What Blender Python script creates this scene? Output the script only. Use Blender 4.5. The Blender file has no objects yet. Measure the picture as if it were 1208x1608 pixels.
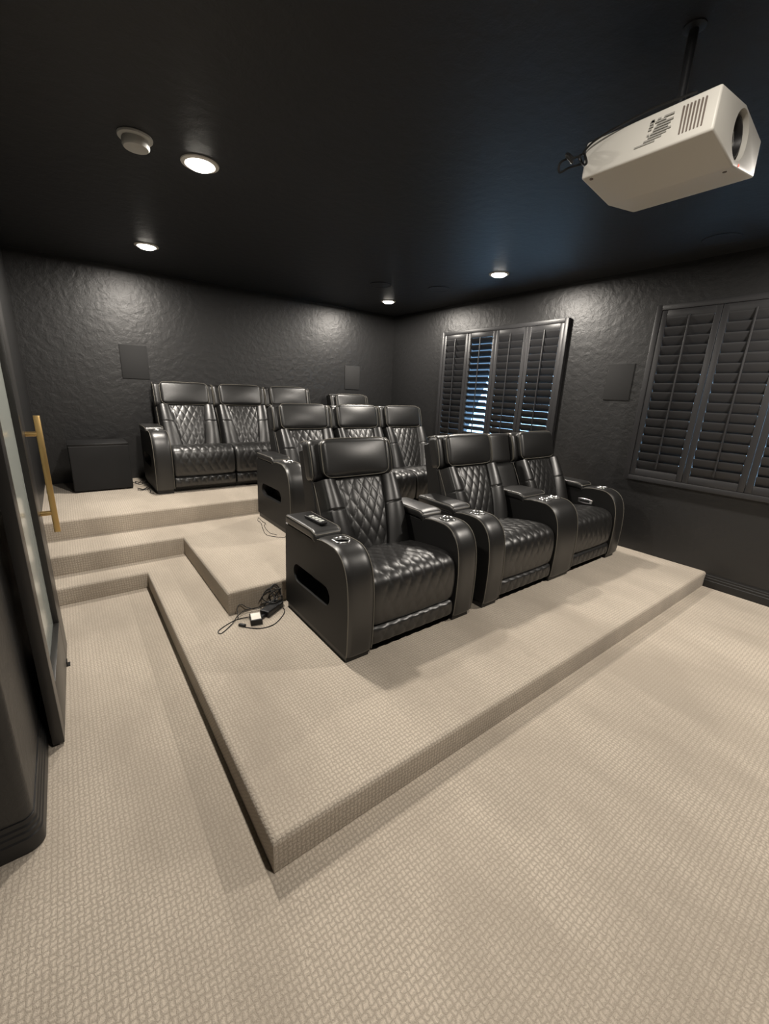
import bpy, bmesh, math, random
from mathutils import Vector, Matrix
random.seed(7)
sc = bpy.context.scene
COL = sc.collection
PI = math.pi

# ------------------------------------------------------------------ camera
F_PX = 652.7
CAM = Vector((-0.356, -0.987, 1.562))
PITCH, YAW, ROLL = -0.279, 0.654, 0.042
def cam_axes():
    f = Vector((math.sin(YAW)*math.cos(PITCH), math.cos(YAW)*math.cos(PITCH), math.sin(PITCH)))
    r = Vector((math.cos(YAW), -math.sin(YAW), 0)); u = r.cross(f)
    c, s = math.cos(ROLL), math.sin(ROLL)
    return c*r + s*u, -s*r + c*u, f
_r, _u, _f = cam_axes()
cd = bpy.data.cameras.new('camera'); cam = bpy.data.objects.new('camera', cd); COL.objects.link(cam)
cd.sensor_fit = 'HORIZONTAL'; cd.sensor_width = 36.0; cd.lens = F_PX/1208*36.0
cd.shift_y = 0.0; cd.clip_start = 0.02
cam.matrix_world = Matrix(((_r.x, _u.x, -_f.x, CAM.x), (_r.y, _u.y, -_f.y, CAM.y), (_r.z, _u.z, -_f.z, CAM.z), (0, 0, 0, 1)))
sc.camera = cam

# ------------------------------------------------------------------ world, exposure, daylight
sc.view_settings.view_transform = 'Standard'; sc.view_settings.look = 'None'
sc.view_settings.gamma = 1.0; sc.view_settings.use_curve_mapping = False
sc.view_settings.exposure = 0.0
sc.cycles.use_denoising = True
sc.cycles.max_bounces = 8; sc.cycles.diffuse_bounces = 5; sc.cycles.glossy_bounces = 4
sc.cycles.caustics_reflective = False; sc.cycles.caustics_refractive = False
sc.cycles.sample_clamp_indirect = 4.0
W = bpy.data.worlds.new('daylight'); sc.world = W; W.use_nodes = True
bg = W.node_tree.nodes['Background']; bg.inputs[0].default_value = (0.30, 0.55, 0.90, 1); bg.inputs[1].default_value = 0.7
LIGHT_W = 46.0           # watts per downlight
LIGHT_COL = (1.0, 0.925, 0.83)
FRONT_W = (32.0, 68.0)   # left and right downlight at the screen end
WINDOW_W = 48.0
def area(name, loc, rot, sx, sy, power, col, spread=PI, disk=False):
    l = bpy.data.lights.new(name, 'AREA'); l.energy = power; l.color = col
    l.shape = 'DISK' if disk else 'RECTANGLE'; l.size = sx
    if not disk: l.size_y = sy
    l.spread = spread
    o = bpy.data.objects.new(name, l); COL.objects.link(o); o.location = loc; o.rotation_euler = rot
    return o

# ------------------------------------------------------------------ dimensions
H1, H2, H3 = 0.133, 0.291, 0.453           # platform heights
XW, YB, HC = 4.075, 4.742, 2.743           # right wall, back wall, ceiling
XL = -0.625                                # left wall
YN = 0.556                                 # where the left wall turns
YF, XO = -3.4, -1.9                        # front of room, outer left wall
W1 = (1.678, 3.575, 0.843, 2.401)          # window (y0, y1, z0, z1)
W2 = (-1.055, 0.838, 0.843, 2.410)

# ------------------------------------------------------------------ materials
def mat(name, col, rough=0.5, metal=0.0, spec=0.5, coat=0.0, bump=None, emit=None, estr=0):
    m = bpy.data.materials.new(name); m.use_nodes = True
    nt = m.node_tree; b = nt.nodes['Principled BSDF']
    b.inputs['Base Color'].default_value = (*col, 1); b.inputs['Roughness'].default_value = rough
    b.inputs['Metallic'].default_value = metal; b.inputs['Specular IOR Level'].default_value = spec
    b.inputs['Coat Weight'].default_value = coat
    if emit: b.inputs['Emission Color'].default_value = (*emit, 1); b.inputs['Emission Strength'].default_value = estr
    if bump:
        scale, strength, dist = bump
        tc = nt.nodes.new('ShaderNodeTexCoord'); n = nt.nodes.new('ShaderNodeTexNoise')
        n.inputs['Scale'].default_value = scale; n.inputs['Detail'].default_value = 3
        bp = nt.nodes.new('ShaderNodeBump'); bp.inputs['Strength'].default_value = strength; bp.inputs['Distance'].default_value = dist
        nt.links.new(tc.outputs['Object'], n.inputs['Vector']); nt.links.new(n.outputs['Fac'], bp.inputs['Height'])
        nt.links.new(bp.outputs['Normal'], b.inputs['Normal'])
    return m

class NT:
    """small node-building helper"""
    def __init__(s, m): s.nt = m.node_tree; s.b = s.nt.nodes['Principled BSDF']
    def n(s, t, **kw):
        x = s.nt.nodes.new(t)
        for k, v in kw.items(): setattr(x, k, v)
        return x
    def l(s, a, b): s.nt.links.new(a, b)
    def math(s, op, a, b=None, c=None):
        x = s.n('ShaderNodeMath', operation=op)
        for i, v in enumerate((a, b, c)):
            if v is None: continue
            if isinstance(v, (int, float)): x.inputs[i].default_value = v
            else: s.l(v, x.inputs[i])
        return x.outputs[0]

def carpet_material():
    m = mat('carpet', (0.42, 0.36, 0.29), 0.95, spec=0.1); q = NT(m)
    geo = q.n('ShaderNodeNewGeometry'); sep = q.n('ShaderNodeSeparateXYZ'); q.l(geo.outputs['Position'], sep.inputs[0])
    nsep = q.n('ShaderNodeSeparateXYZ'); q.l(geo.outputs['Normal'], nsep.inputs[0])
    side = q.math('GREATER_THAN', q.math('ABSOLUTE', nsep.outputs[0]), 0.7)
    x = q.math('MULTIPLY_ADD', sep.outputs[2], side, sep.outputs[0])
    y = q.math('ADD', sep.outputs[1], sep.outputs[2])
    P = 0.0165
    u = q.math('DIVIDE', x, P); v = q.math('DIVIDE', y, P*1.12)
    # wobble so the woven loops are not ruled
    wn = q.n('ShaderNodeTexNoise'); wn.inputs['Scale'].default_value = 60; q.l(geo.outputs['Position'], wn.inputs['Vector'])
    wob = q.math('MULTIPLY', q.math('SUBTRACT', wn.outputs['Fac'], 0.5), 0.9)
    u = q.math('ADD', u, wob); v = q.math('ADD', v, wob)
    fu = q.math('FRACT', u); fv = q.math('FRACT', v)
    chk = q.math('MODULO', q.math('ABSOLUTE', q.math('ADD', q.math('FLOOR', u), q.math('FLOOR', v))), 2.0)
    chk = q.math('GREATER_THAN', chk, 0.5)
    def bar(a, b):   # a loop lying along b : light bar with dark gaps
        a = q.math('FRACT', q.math('MULTIPLY', a, 1.0))
        da = q.math('ABSOLUTE', q.math('SUBTRACT', a, 0.5)); db = q.math('ABSOLUTE', q.math('SUBTRACT', b, 0.5))
        ma = q.math('SUBTRACT', 1.0, q.math('SMOOTH_MIN', q.math('MULTIPLY', da, 2.2), 1.0, 0.2))
        mb = q.math('SUBTRACT', 1.0, q.math('POWER', q.math('MULTIPLY', db, 2.0), 6.0))
        return q.math('MULTIPLY', ma, mb)
    b1 = bar(fu, fv); b2 = bar(fv, fu)
    mix = q.math('ADD', q.math('MULTIPLY', b1, chk), q.math('MULTIPLY', b2, q.math('SUBTRACT', 1.0, chk)))
    fib = q.n('ShaderNodeTexNoise'); fib.inputs['Scale'].default_value = 420; fib.inputs['Detail'].default_value = 2; q.l(geo.outputs['Position'], fib.inputs['Vector'])
    # sweeping marks where the nap lies another way
    mp = q.n('ShaderNodeMapping'); mp.inputs['Rotation'].default_value = (0, 0, -0.5); mp.inputs['Scale'].default_value = (1.7, 0.7, 1)
    q.l(geo.outputs['Position'], mp.inputs['Vector'])
    nap = q.n('ShaderNodeTexNoise'); nap.inputs['Scale'].default_value = 1.3; nap.inputs['Detail'].default_value = 4; nap.inputs['Roughness'].default_value = 0.55
    q.l(mp.outputs['Vector'], nap.inputs['Vector'])
    napr = q.n('ShaderNodeMapRange'); napr.inputs['From Min'].default_value = 0.38; napr.inputs['From Max'].default_value = 0.62
    q.l(nap.outputs['Fac'], napr.inputs['Value'])
    # only the flat carpet shows the weave clearly ; fade it where brushed
    weave = q.math('MULTIPLY', mix, q.math('MULTIPLY_ADD', napr.outputs[0], 0.7, 0.3))
    tone = q.math('ADD', q.math('MULTIPLY', weave, 0.34), q.math('MULTIPLY', fib.outputs['Fac'], 0.46))
    tone = q.math('ADD', tone, q.math('MULTIPLY', napr.outputs[0], 0.04))
    ramp = q.n('ShaderNodeValToRGB'); q.l(tone, ramp.inputs['Fac'])
    e = ramp.color_ramp.elements
    e[0].position = 0.08; e[0].color = (0.29, 0.247, 0.198, 1); e[1].position = 0.62; e[1].color = (0.67, 0.592, 0.495, 1)
    q.l(ramp.outputs['Color'], q.b.inputs['Base Color'])
    bp = q.n('ShaderNodeBump'); bp.inputs['Strength'].default_value = 0.4; bp.inputs['Distance'].default_value = 0.004
    hgt = q.math('ADD', mix, q.math('MULTIPLY', fib.outputs['Fac'], 1.1)); q.l(hgt, bp.inputs['Height'])
    q.l(bp.outputs['Normal'], q.b.inputs['Normal'])
    q.b.inputs['Sheen Weight'].default_value = 0.15; q.b.inputs['Sheen Roughness'].default_value = 0.5
    return m

def plaster_material(name, col, rough, amount, spec):
    """hand-trowelled wall: flat patches with raised ragged edges"""
    m = mat(name, col, rough, spec=spec); q = NT(m)
    geo = q.n('ShaderNodeNewGeometry')
    n1 = q.n('ShaderNodeTexNoise'); n1.inputs['Scale'].default_value = 15; n1.inputs['Detail'].default_value = 5; n1.inputs['Distortion'].default_value = 0.3
    n2 = q.n('ShaderNodeTexNoise'); n2.inputs['Scale'].default_value = 110; n2.inputs['Detail'].default_value = 3
    q.l(geo.outputs['Position'], n1.inputs['Vector']); q.l(geo.outputs['Position'], n2.inputs['Vector'])
    r = q.n('ShaderNodeValToRGB'); q.l(n1.outputs['Fac'], r.inputs['Fac'])
    r.color_ramp.elements[0].position = 0.40; r.color_ramp.elements[1].position = 0.62
    h = q.math('ADD', r.outputs['Color'], q.math('MULTIPLY', n2.outputs['Fac'], 0.8))
    bp = q.n('ShaderNodeBump'); bp.inputs['Strength'].default_value = amount; bp.inputs['Distance'].default_value = 0.006
    q.l(h, bp.inputs['Height']); q.l(bp.outputs['Normal'], q.b.inputs['Normal'])
    return m

M = {}
M['carpet'] = carpet_material()
M['wall'] = plaster_material('black_wall_paint', (0.0140, 0.0140, 0.0145), 0.42, 0.20, 0.68)
M['ceiling'] = plaster_material('black_ceiling_paint', (0.026, 0.028, 0.032), 0.5, 0.15, 0.4)
M['trim'] = mat('black_trim_paint', (0.014, 0.014, 0.0145), 0.42)
M['shutter'] = mat('charcoal_shutter_paint', (0.029, 0.029, 0.031), 0.40)
M['leather'] = mat('black_leather', (0.0105, 0.0103, 0.0101), 0.385, spec=0.95, bump=(260, 0.15, 0.0015))
M['vinyl'] = mat('black_vinyl', (0.0125, 0.0123, 0.0121), 0.52, spec=0.28, bump=(300, 0.15, 0.001))
M['stitch'] = mat('tan_stitching', (0.17, 0.158, 0.132), 0.6)
M['chrome'] = mat('brushed_chrome', (0.80, 0.80, 0.80), 0.22, metal=1.0)
M['cup'] = mat('black_cup_liner', (0.006, 0.006, 0.006), 0.5)
M['plastic'] = mat('black_plastic', (0.012, 0.012, 0.013), 0.4)
M['cable'] = mat('black_cable', (0.010, 0.010, 0.010), 0.45)
M['white_plastic'] = mat('white_plastic', (0.72, 0.71, 0.67), 0.4)
M['white_print'] = mat('white_label_paper', (0.85, 0.82, 0.74), 0.6)
M['grey_print'] = mat('grey_print', (0.34, 0.335, 0.31), 0.6)
M['cabinet'] = mat('black_satin_cabinet', (0.010, 0.010, 0.0105), 0.42)
M['cloth'] = mat('black_grille_cloth', (0.0095, 0.0095, 0.010), 0.85, bump=(900, 0.3, 0.001))
M['grille'] = mat('painted_grille', (0.020, 0.020, 0.0205), 0.8, bump=(700, 0.3, 0.001))
M['gold'] = mat('brushed_gold', (0.68, 0.47, 0.20), 0.36, metal=1.0, bump=(200, 0.05, 0.001))
M['frosted'] = mat('frosted_glass', (0.42, 0.45, 0.42), 0.12, spec=0.6)
M['door_paint'] = mat('black_door_paint', (0.022, 0.021, 0.020), 0.35)
M['detector'] = mat('detector_plastic', (0.55, 0.55, 0.53), 0.45)
M['lens_light'] = mat('lit_downlight_lens', (1, 1, 1), 0.5, emit=(1.0, 0.93, 0.82), estr=14)
M['projector'] = mat('white_projector_shell', (0.66, 0.645, 0.595), 0.45)
M['slot'] = mat('vent_slot', (0.16, 0.13, 0.11), 0.7)
M['glass_lens'] = mat('projector_lens_glass', (0.008, 0.007, 0.010), 0.04, spec=0.9, coat=1.0)
M['led'] = mat('red_led', (0.5, 0.05, 0.03), 0.4, emit=(1, 0.15, 0.1), estr=1.2)
M['button'] = mat('pale_rubber_button', (0.62, 0.64, 0.60), 0.5)
g = bpy.data.materials.new('window_glass'); g.use_nodes = True
gb = g.node_tree.nodes['Principled BSDF']; gb.inputs['Transmission Weight'].default_value = 1; gb.inputs['Roughness'].default_value = 0; gb.inputs['IOR'].default_value = 1.05
M['pane'] = g

# ------------------------------------------------------------------ object helpers
def obj(name, data, m=None, parent=None, loc=(0, 0, 0), smooth=40):
    """link one mesh object; data is a bmesh (turned into a new mesh) or a mesh that is shared"""
    if isinstance(data, bmesh.types.BMesh):
        bmesh.ops.recalc_face_normals(data, faces=data.faces)
        me = bpy.data.meshes.new(name); data.to_mesh(me); data.free()
        if smooth is not None:
            for p in me.polygons: p.use_smooth = True
            me.set_sharp_from_angle(angle=math.radians(smooth))
    else: me = data
    if m is not None and not me.materials:
        for k in (m if isinstance(m, (list, tuple)) else [m]): me.materials.append(M[k])
    o = bpy.data.objects.new(name, me); COL.objects.link(o); o.location = loc
    if parent: o.parent = parent
    return o
def tag(o, label, cat, group=None):
    o['label'] = label; o['category'] = cat
    if group: o['group'] = group
    return o
def thing(name, label, cat, loc=(0, 0, 0), rz=0, group=None):
    o = bpy.data.objects.new(name, None); COL.objects.link(o); o.location = loc; o.rotation_euler = (0, 0, rz)
    o.empty_display_size = 0.1
    return tag(o, label, cat, group)
def struct(name, bm, m, smooth=40, parent=None):
    o = obj(name, bm, m, parent, smooth=smooth); o['kind'] = 'structure'; return o

def box(bm, lo, hi, bev=0.0, seg=2, mi=0):
    c = [(a+b)/2 for a, b in zip(lo, hi)]; s = [b-a for a, b in zip(lo, hi)]
    r = bmesh.ops.create_cube(bm, size=1.0); vs = r['verts']
    for v in vs: v.co = Vector((c[0]+v.co.x*s[0], c[1]+v.co.y*s[1], c[2]+v.co.z*s[2]))
    fs = set(f for v in vs for f in v.link_faces)
    for f in fs: f.material_index = mi
    if bev > 0:
        es = list(set(e for v in vs for e in v.link_edges))
        bmesh.ops.bevel(bm, geom=es, offset=bev, segments=seg, profile=0.5, affect='EDGES')
def boxm(lo, hi, bev=0.0, seg=2):
    bm = bmesh.new(); box(bm, lo, hi, bev, seg); return bm
def tube(bm, pts, r, closed=False, seg=6, mi=0):
    pts = [Vector(p) for p in pts]; n = len(pts); rings = []
    up = None
    for i, p in enumerate(pts):
        a = pts[(i-1) % n] if (closed or i > 0) else p
        b = pts[(i+1) % n] if (closed or i < n-1) else p
        t = (b-a).normalized()
        if up is None:
            up = Vector((0, 0, 1)) if abs(t.z) < 0.9 else Vector((1, 0, 0))
        s = t.cross(up)
        if s.length < 1e-4: s = t.orthogonal()
        s.normalize(); up = s.cross(t).normalized()
        rings.append([bm.verts.new(p + r*(math.cos(k*2*PI/seg)*s + math.sin(k*2*PI/seg)*up)) for k in range(seg)])
    m = n if closed else n-1
    for i in range(m):
        A, B = rings[i], rings[(i+1) % n]
        for k in range(seg):
            f = bm.faces.new((A[k], A[(k+1) % seg], B[(k+1) % seg], B[k])); f.material_index = mi
    if not closed:
        for R in (rings[0], rings[-1]):
            try: bm.faces.new(R).material_index = mi
            except ValueError: pass
def smooth_path(pts, n=8, closed=False):
    P = [Vector(p) for p in pts]; out = []; m = len(P)
    def g(i): return P[i % m] if closed else P[max(0, min(m-1, i))]
    for i in range(m if closed else m-1):
        a, b, c, d = g(i-1), g(i), g(i+1), g(i+2)
        for k in range(n):
            t = k/n
            out.append(0.5*((2*b) + (c-a)*t + (2*a-5*b+4*c-d)*t*t + (3*b-a-3*c+d)*t**3))
    if not closed: out.append(P[-1])
    return out
def lathe(bm, prof, c, axis='z', seg=40, lobes=None, mi=0):
    """prof: list of (radius, height); lobes: function(theta, i) scaling radius"""
    rings = []
    for i, (r, h) in enumerate(prof):
        ring = []
        for k in range(seg):
            a = 2*PI*k/seg; rr = r*(lobes(a, i) if lobes else 1)
            d = (rr*math.cos(a), rr*math.sin(a), h)
            if axis == 'y': d = (d[0], d[2], d[1])
            if axis == 'x': d = (d[2], d[0], d[1])
            ring.append(bm.verts.new((c[0]+d[0], c[1]+d[1], c[2]+d[2])))
        rings.append(ring)
    for A, B in zip(rings, rings[1:]):
        for k in range(seg):
            f = bm.faces.new((A[k], A[(k+1) % seg], B[(k+1) % seg], B[k])); f.material_index = mi
    for R in (rings[0], rings[-1]): bm.faces.new(R).material_index = mi
def prism_yz(bm, prof, xs, bulge=None, mi=0):
    """profile of (y, z) swept through the x stations; bulge(x) gives an outward offset in the profile plane"""
    n = len(prof)
    nor = []
    for i in range(n):
        a, b = prof[i-1], prof[(i+1) % n]; t = Vector((b[0]-a[0], b[1]-a[1])); t.normalize()
        nor.append(Vector((t.y, -t.x)))
    area_ = sum(prof[i-1][0]*prof[i][1]-prof[i][0]*prof[i-1][1] for i in range(n))
    sg = 1 if area_ > 0 else -1
    rows = []
    for x in xs:
        d = bulge(x) if bulge else 0
        rows.append([bm.verts.new((x, p[0]+sg*nn.x*d, p[1]+sg*nn.y*d)) for p, nn in zip(prof, nor)])
    for A, B in zip(rows, rows[1:]):
        for k in range(n): bm.faces.new((A[k], A[(k+1) % n], B[(k+1) % n], B[k])).material_index = mi
    bm.faces.new(rows[0]); bm.faces.new(rows[-1])
def axis_coords(h, r, k, n):
    o = [h-r+r*math.tan(PI/4*i/k) for i in range(k+1)]
    mid = [-(h-r) + 2*(h-r)*i/n for i in range(1, n)] if h-r > 1e-5 else []
    lo = [-v for v in reversed(o)]
    out = lo + mid + o
    if h-r <= 1e-5: out = lo + o[1:]
    return out
def puff(bm, h, r, n=(8, 8, 8), k=4, deform=None, mi=0):
    """rounded soft block of half-size h, corner radius r, then deform(Vector)->Vector"""
    A = [axis_coords(h[i], min(r, h[i]*0.999), k, n[i]) for i in range(3)]
    cache = {}
    rr = [min(r, h[i]*0.999) for i in range(3)]; R = min(rr)
    def vert(p):
        key = tuple(round(c, 6) for c in p)
        if key not in cache:
            v = Vector(p); inner = Vector([max(-(h[i]-R), min(h[i]-R, v[i])) for i in range(3)])
            d = v-inner
            if d.length > 1e-9: v = inner + d.normalized()*R
            cache[key] = bm.verts.new(deform(v) if deform else v)
        return cache[key]
    A = [axis_coords(h[i], R, k, n[i]) for i in range(3)]
    for ax in range(3):
        b, c = (ax+1) % 3, (ax+2) % 3
        for s in (-1, 1):
            for i in range(len(A[b])-1):
                for j in range(len(A[c])-1):
                    q = []
                    for (ii, jj) in ((i, j), (i+1, j), (i+1, j+1), (i, j+1)):
                        p = [0, 0, 0]; p[ax] = s*h[ax]; p[b] = A[b][ii]; p[c] = A[c][jj]; q.append(vert(p))
                    try: bm.faces.new(q if s > 0 else q[::-1]).material_index = mi
                    except ValueError: pass
def boolean(bm, cutters, name='tmp'):
    """subtract closed bmeshes from bm and return the resulting mesh"""
    def mk(b, nm):
        bmesh.ops.recalc_face_normals(b, faces=b.faces)
        me = bpy.data.meshes.new(nm); b.to_mesh(me); b.free()
        o = bpy.data.objects.new(nm, me); COL.objects.link(o); return o
    o = mk(bm, name); cs = []
    for i, c in enumerate(cutters):
        co = mk(c, 'cut'); cs.append(co)
        md = o.modifiers.new('b', 'BOOLEAN'); md.operation = 'DIFFERENCE'; md.object = co; md.solver = 'EXACT'
    bpy.context.view_layer.update()
    dg = bpy.context.evaluated_depsgraph_get()
    me = bpy.data.meshes.new_from_object(o.evaluated_get(dg))
    for q in cs + [o]: bpy.data.objects.remove(q)
    me.materials.clear()
    for p in me.polygons: p.use_smooth = True; p.material_index = 0
    me.set_sharp_from_angle(angle=math.radians(35))
    return me

# ------------------------------------------------------------------ the room shell
T = 0.15
bm = bmesh.new(); box(bm, (XO-T, YF-T, -0.1), (XW+T, YB+T, 0.0)); struct('floor', bm, 'carpet')
bm = bmesh.new(); box(bm, (XO-T, YF-T, HC), (XW+T, YB+T, HC+0.1)); struct('ceiling', bm, 'ceiling')
bm = bmesh.new(); box(bm, (XL-T, YB, 0), (XW+T, YB+T, HC)); struct('wall_back', bm, 'wall')
bm = bmesh.new(); box(bm, (XO-T, YF-T, 0), (XW+T, YF, HC)); struct('wall_front', bm, 'wall')
# left wall ends in a rounded corner towards the screen end of the room
def corner_wall():
    b = bmesh.new(); r = 0.03
    pl = [(XL, YB)] + [(XL-r+r*math.cos(a), YN+r-r*math.sin(a)) for a in [PI/2*i/6 for i in range(7)]] + [(XO-T, YN), (XO-T, YN+T), (XL-T, YN+T), (XL-T, YB)]
    lo = [b.verts.new((x, y, 0)) for x, y in pl]; hi = [b.verts.new((x, y, HC)) for x, y in pl]
    n = len(pl)
    for i in range(n): b.faces.new((lo[i], lo[(i+1) % n], hi[(i+1) % n], hi[i]))
    b.faces.new(lo); b.faces.new(hi); return b
struct('wall_left', corner_wall(), 'wall')
bm = bmesh.new(); box(bm, (XO-T, YF, 0), (XO, YN, HC)); struct('wall_outer', bm, 'wall')
bm = bmesh.new()
ys = [YF, W2[0]+0.06, W2[1]-0.06, W1[0]+0.06, W1[1]-0.06, YB]
box(bm, (XW, ys[0], 0), (XW+T, ys[1], HC)); box(bm, (XW, ys[2], 0), (XW+T, ys[3], HC)); box(bm, (XW, ys[4], 0), (XW+T, ys[5], HC))
for (a, b_, w) in ((ys[1], ys[2], W2), (ys[3], ys[4], W1)):
    box(bm, (XW, a, 0), (XW+T, b_, w[2]+0.06)); box(bm, (XW, a, w[3]-0.06), (XW+T, b_, HC))
struct('wall_right', bm, 'wall')

def platform(name, poly, z0, z1, soft):
    """carpeted riser: outline poly, soft = indices of outline edges with a rounded nosing"""
    b = bmesh.new(); n = len(poly); r = 0.024
    def ring(d, z):
        out = []
        for i in range(n):
            p0, p1, p2 = Vector(poly[i-1]), Vector(poly[i]), Vector(poly[(i+1) % n])
            e1, e2 = (p1-p0).normalized(), (p2-p1).normalized()
            n1, n2 = Vector((-e1.y, e1.x)), Vector((-e2.y, e2.x))       # inward for a counter-clockwise outline
            d1 = d if (i-1) % n in soft else 0; d2 = d if i in soft else 0
            p = p1+n1*d1+n2*d2                                          # corners are all square
            out.append(b.verts.new((p.x, p.y, z)))
        return out
    rings = [ring(0, z0)]+[ring(r*(1-math.cos(t)), z1-r+r*math.sin(t)) for t in [PI/2*i/6 for i in range(7)]]
    for A, B in zip(rings, rings[1:]):
        for i in range(n):
            q = [A[i], A[(i+1) % n], B[(i+1) % n], B[i]]
            b.faces.new(q)
    b.faces.new(rings[0][::-1]); b.faces.new(rings[-1])
    return struct(name, b, 'carpet', smooth=60)
E_ = 0.004
platform('floor_platform_front', [(0, 0), (XW, 0), (XW, YB), (XL, YB), (XL, 2.51), (0, 2.51)], 0, H1, [0, 4, 5])
platform('floor_platform_middle', [(0.327, 1.518), (XW, 1.518), (XW, YB), (XL, YB), (XL, 2.76), (0.327, 2.76)], H1, H2, [0, 4, 5])
platform('floor_platform_back', [(XL, 3.155), (XW, 3.155), (XW, YB), (XL, YB)], H2, H3, [0])

# baseboards with a stepped profile
def baseboard(name, p0, p1, nrm, z=0.0, h=0.125):
    """runs from p0 to p1 (xy), standing off along nrm"""
    prof = [(0, 0), (0.017, 0), (0.017, 0.062), (0.013, 0.068), (0.013, 0.086), (0.009, 0.092), (0.009, 0.106), (0.005, 0.113), (0.004, h), (0, h)]
    b = bmesh.new(); rows = []
    for p in (p0, p1): rows.append([b.verts.new((p[0]+nrm[0]*d, p[1]+nrm[1]*d, z+hh)) for d, hh in prof])
    for k in range(len(prof)): b.faces.new((rows[0][k], rows[0][(k+1) % len(prof)], rows[1][(k+1) % len(prof)], rows[1][k]))
    b.faces.new(rows[0]); b.faces.new(rows[1])
    return struct(name, b, 'trim', smooth=25)
baseboard('baseboard_right', (XW, YF), (XW, -0.002), (-1, 0))
def corner_baseboard():
    prof = [(0, 0.004), (0.017, 0.004), (0.017, 0.062), (0.013, 0.068), (0.013, 0.086), (0.009, 0.092), (0.009, 0.106), (0.005, 0.113), (0.004, 0.13), (0, 0.13)]
    r = 0.03; path = [((XL, 2.50), (1, 0))]
    for i in range(9):
        a = PI/2*i/8; path.append(((XL-r+r*math.cos(a), YN+r-r*math.sin(a)), (math.cos(a), -math.sin(a))))
    path.append(((XO, YN), (0, -1)))
    b = bmesh.new(); rows = [[b.verts.new((p[0]+n[0]*d, p[1]+n[1]*d, h)) for d, h in prof] for p, n in path]
    for A, B in zip(rows, rows[1:]):
        for k in range(len(prof)): b.faces.new((A[k], A[(k+1) % len(prof)], B[(k+1) % len(prof)], B[k]))
    b.faces.new(rows[0]); b.faces.new(rows[-1]); return b
struct('baseboard_left', corner_baseboard(), 'trim', smooth=25)
baseboard('baseboard_front', (XO, YF), (XW, YF), (0, 1))

# ------------------------------------------------------------------ ceiling lights
def downlight(x, y, label, watts=None):
    t = thing('recessed_downlight', label, 'light', (x, y, HC), group='round recessed ceiling lights')
    b = bmesh.new()
    lathe(b, [(0.078, 0.0), (0.100, -0.001), (0.098, -0.006), (0.080, -0.011), (0.074, -0.008), (0.074, 0.0)], (0, 0, 0), seg=48)
    obj('trim_ring', b, 'white_plastic', t)
    b = bmesh.new(); lathe(b, [(0.0735, -0.0015), (0.0735, -0.006), (0.066, -0.016), (0.052, -0.024), (0.03, -0.029), (0.01, -0.030)], (0, 0, 0), seg=48)  # lens domed so its shape stands in for glare around a flush disc
    obj('light_lens', b, 'lens_light', t)
    l = area('downlight_lamp', (0, 0, -0.032), (0, 0, 0), 0.15, 0.15, watts or LIGHT_W, LIGHT_COL, spread=PI, disk=True); l.parent = t
for x, y, lab in ((0.433, 1.858, 'glowing round downlight beside the smoke detector, largest in view'),
                  (0.436, 3.717, 'glowing round downlight near the back wall, above the subwoofer side'),
                  (3.321, 3.92, 'small glowing downlight close to the far back corner of the ceiling'),
                  (3.288, 2.059, 'glowing downlight above the first shuttered window')):
    downlight(x, y, lab)
for x, y, wt in ((0.43, -0.75, FRONT_W[0]), (3.30, -0.75, FRONT_W[1])):
    downlight(x, y, 'round downlight above the open carpet at the front of the room', wt)

# smoke detector
t = thing('smoke_detector', 'white round smoke detector on the black ceiling beside a downlight', 'smoke detector', (0.112, 1.80, HC))
b = bmesh.new(); lathe(b, [(0.078, 0), (0.080, -0.004), (0.078, -0.012), (0.062, -0.016)], (0, 0, 0), seg=48); obj('mounting_base', b, 'detector', t)
b = bmesh.new(); lathe(b, [(0.060, -0.0165), (0.062, -0.020), (0.062, -0.045), (0.056, -0.053), (0.02, -0.055)], (0, 0, 0), seg=48); obj('sensor_cover', b, 'detector', t)

# flush round ceiling speakers
for x, y, r, lab in ((3.665, 0.34, 0.125, 'black round flush ceiling speaker nearest the second window'),
                     (3.30, 2.93, 0.125, 'black round flush ceiling speaker between the two far downlights'),
                     (2.72, 3.28, 0.125, 'black round flush ceiling speaker left of the farthest downlight')):
    t = thing('ceiling_speaker', lab, 'speaker', (x, y, HC), group='round ceiling speakers')
    b = bmesh.new(); lathe(b, [(r-0.006, 0), (r, 0), (r, -0.005), (r-0.006, -0.007), (r-0.008, -0.005)], (0, 0, 0), seg=56); obj('bezel', b, 'ceiling', t)
    b = bmesh.new(); lathe(b, [(r-0.009, 0), (r-0.009, -0.0035), (0.03, -0.004)], (0, 0, 0), seg=56); obj('grille', b, 'grille', t)

# square flush speakers in the walls
def wall_speaker(name_label, c, wy, hz, axis):
    t = thing('wall_speaker', name_label, 'speaker', c, group='flush wall speakers')
    d = 0.010
    if axis == 'y':
        obj('frame', boxm((-wy/2, -d*0.6, -hz/2), (wy/2, 0, hz/2), 0.002), 'grille', t)
        obj('grille', boxm((-wy/2+0.004, -d, -hz/2+0.004), (wy/2-0.004, -d*0.6, hz/2-0.004), 0.002), 'grille', t)
    else:
        obj('frame', boxm((-d*0.6, -wy/2, -hz/2), (0, wy/2, hz/2), 0.002), 'grille', t)
        obj('grille', boxm((-d, -wy/2+0.004, -hz/2+0.004), (-d*0.6, wy/2-0.004, hz/2-0.004), 0.002), 'grille', t)
wall_speaker('black rectangular speaker panel on the back wall above the subwoofer', (0.363, YB, 1.781), 0.276, 0.364, 'y')
wall_speaker('black rectangular speaker panel on the back wall near the far right corner', (3.29, YB, 1.765), 0.272, 0.35, 'y')
wall_speaker('black rectangular speaker panel between the two shuttered windows', (XW, 1.074, 1.755), 0.254, 0.346, 'x')

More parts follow.
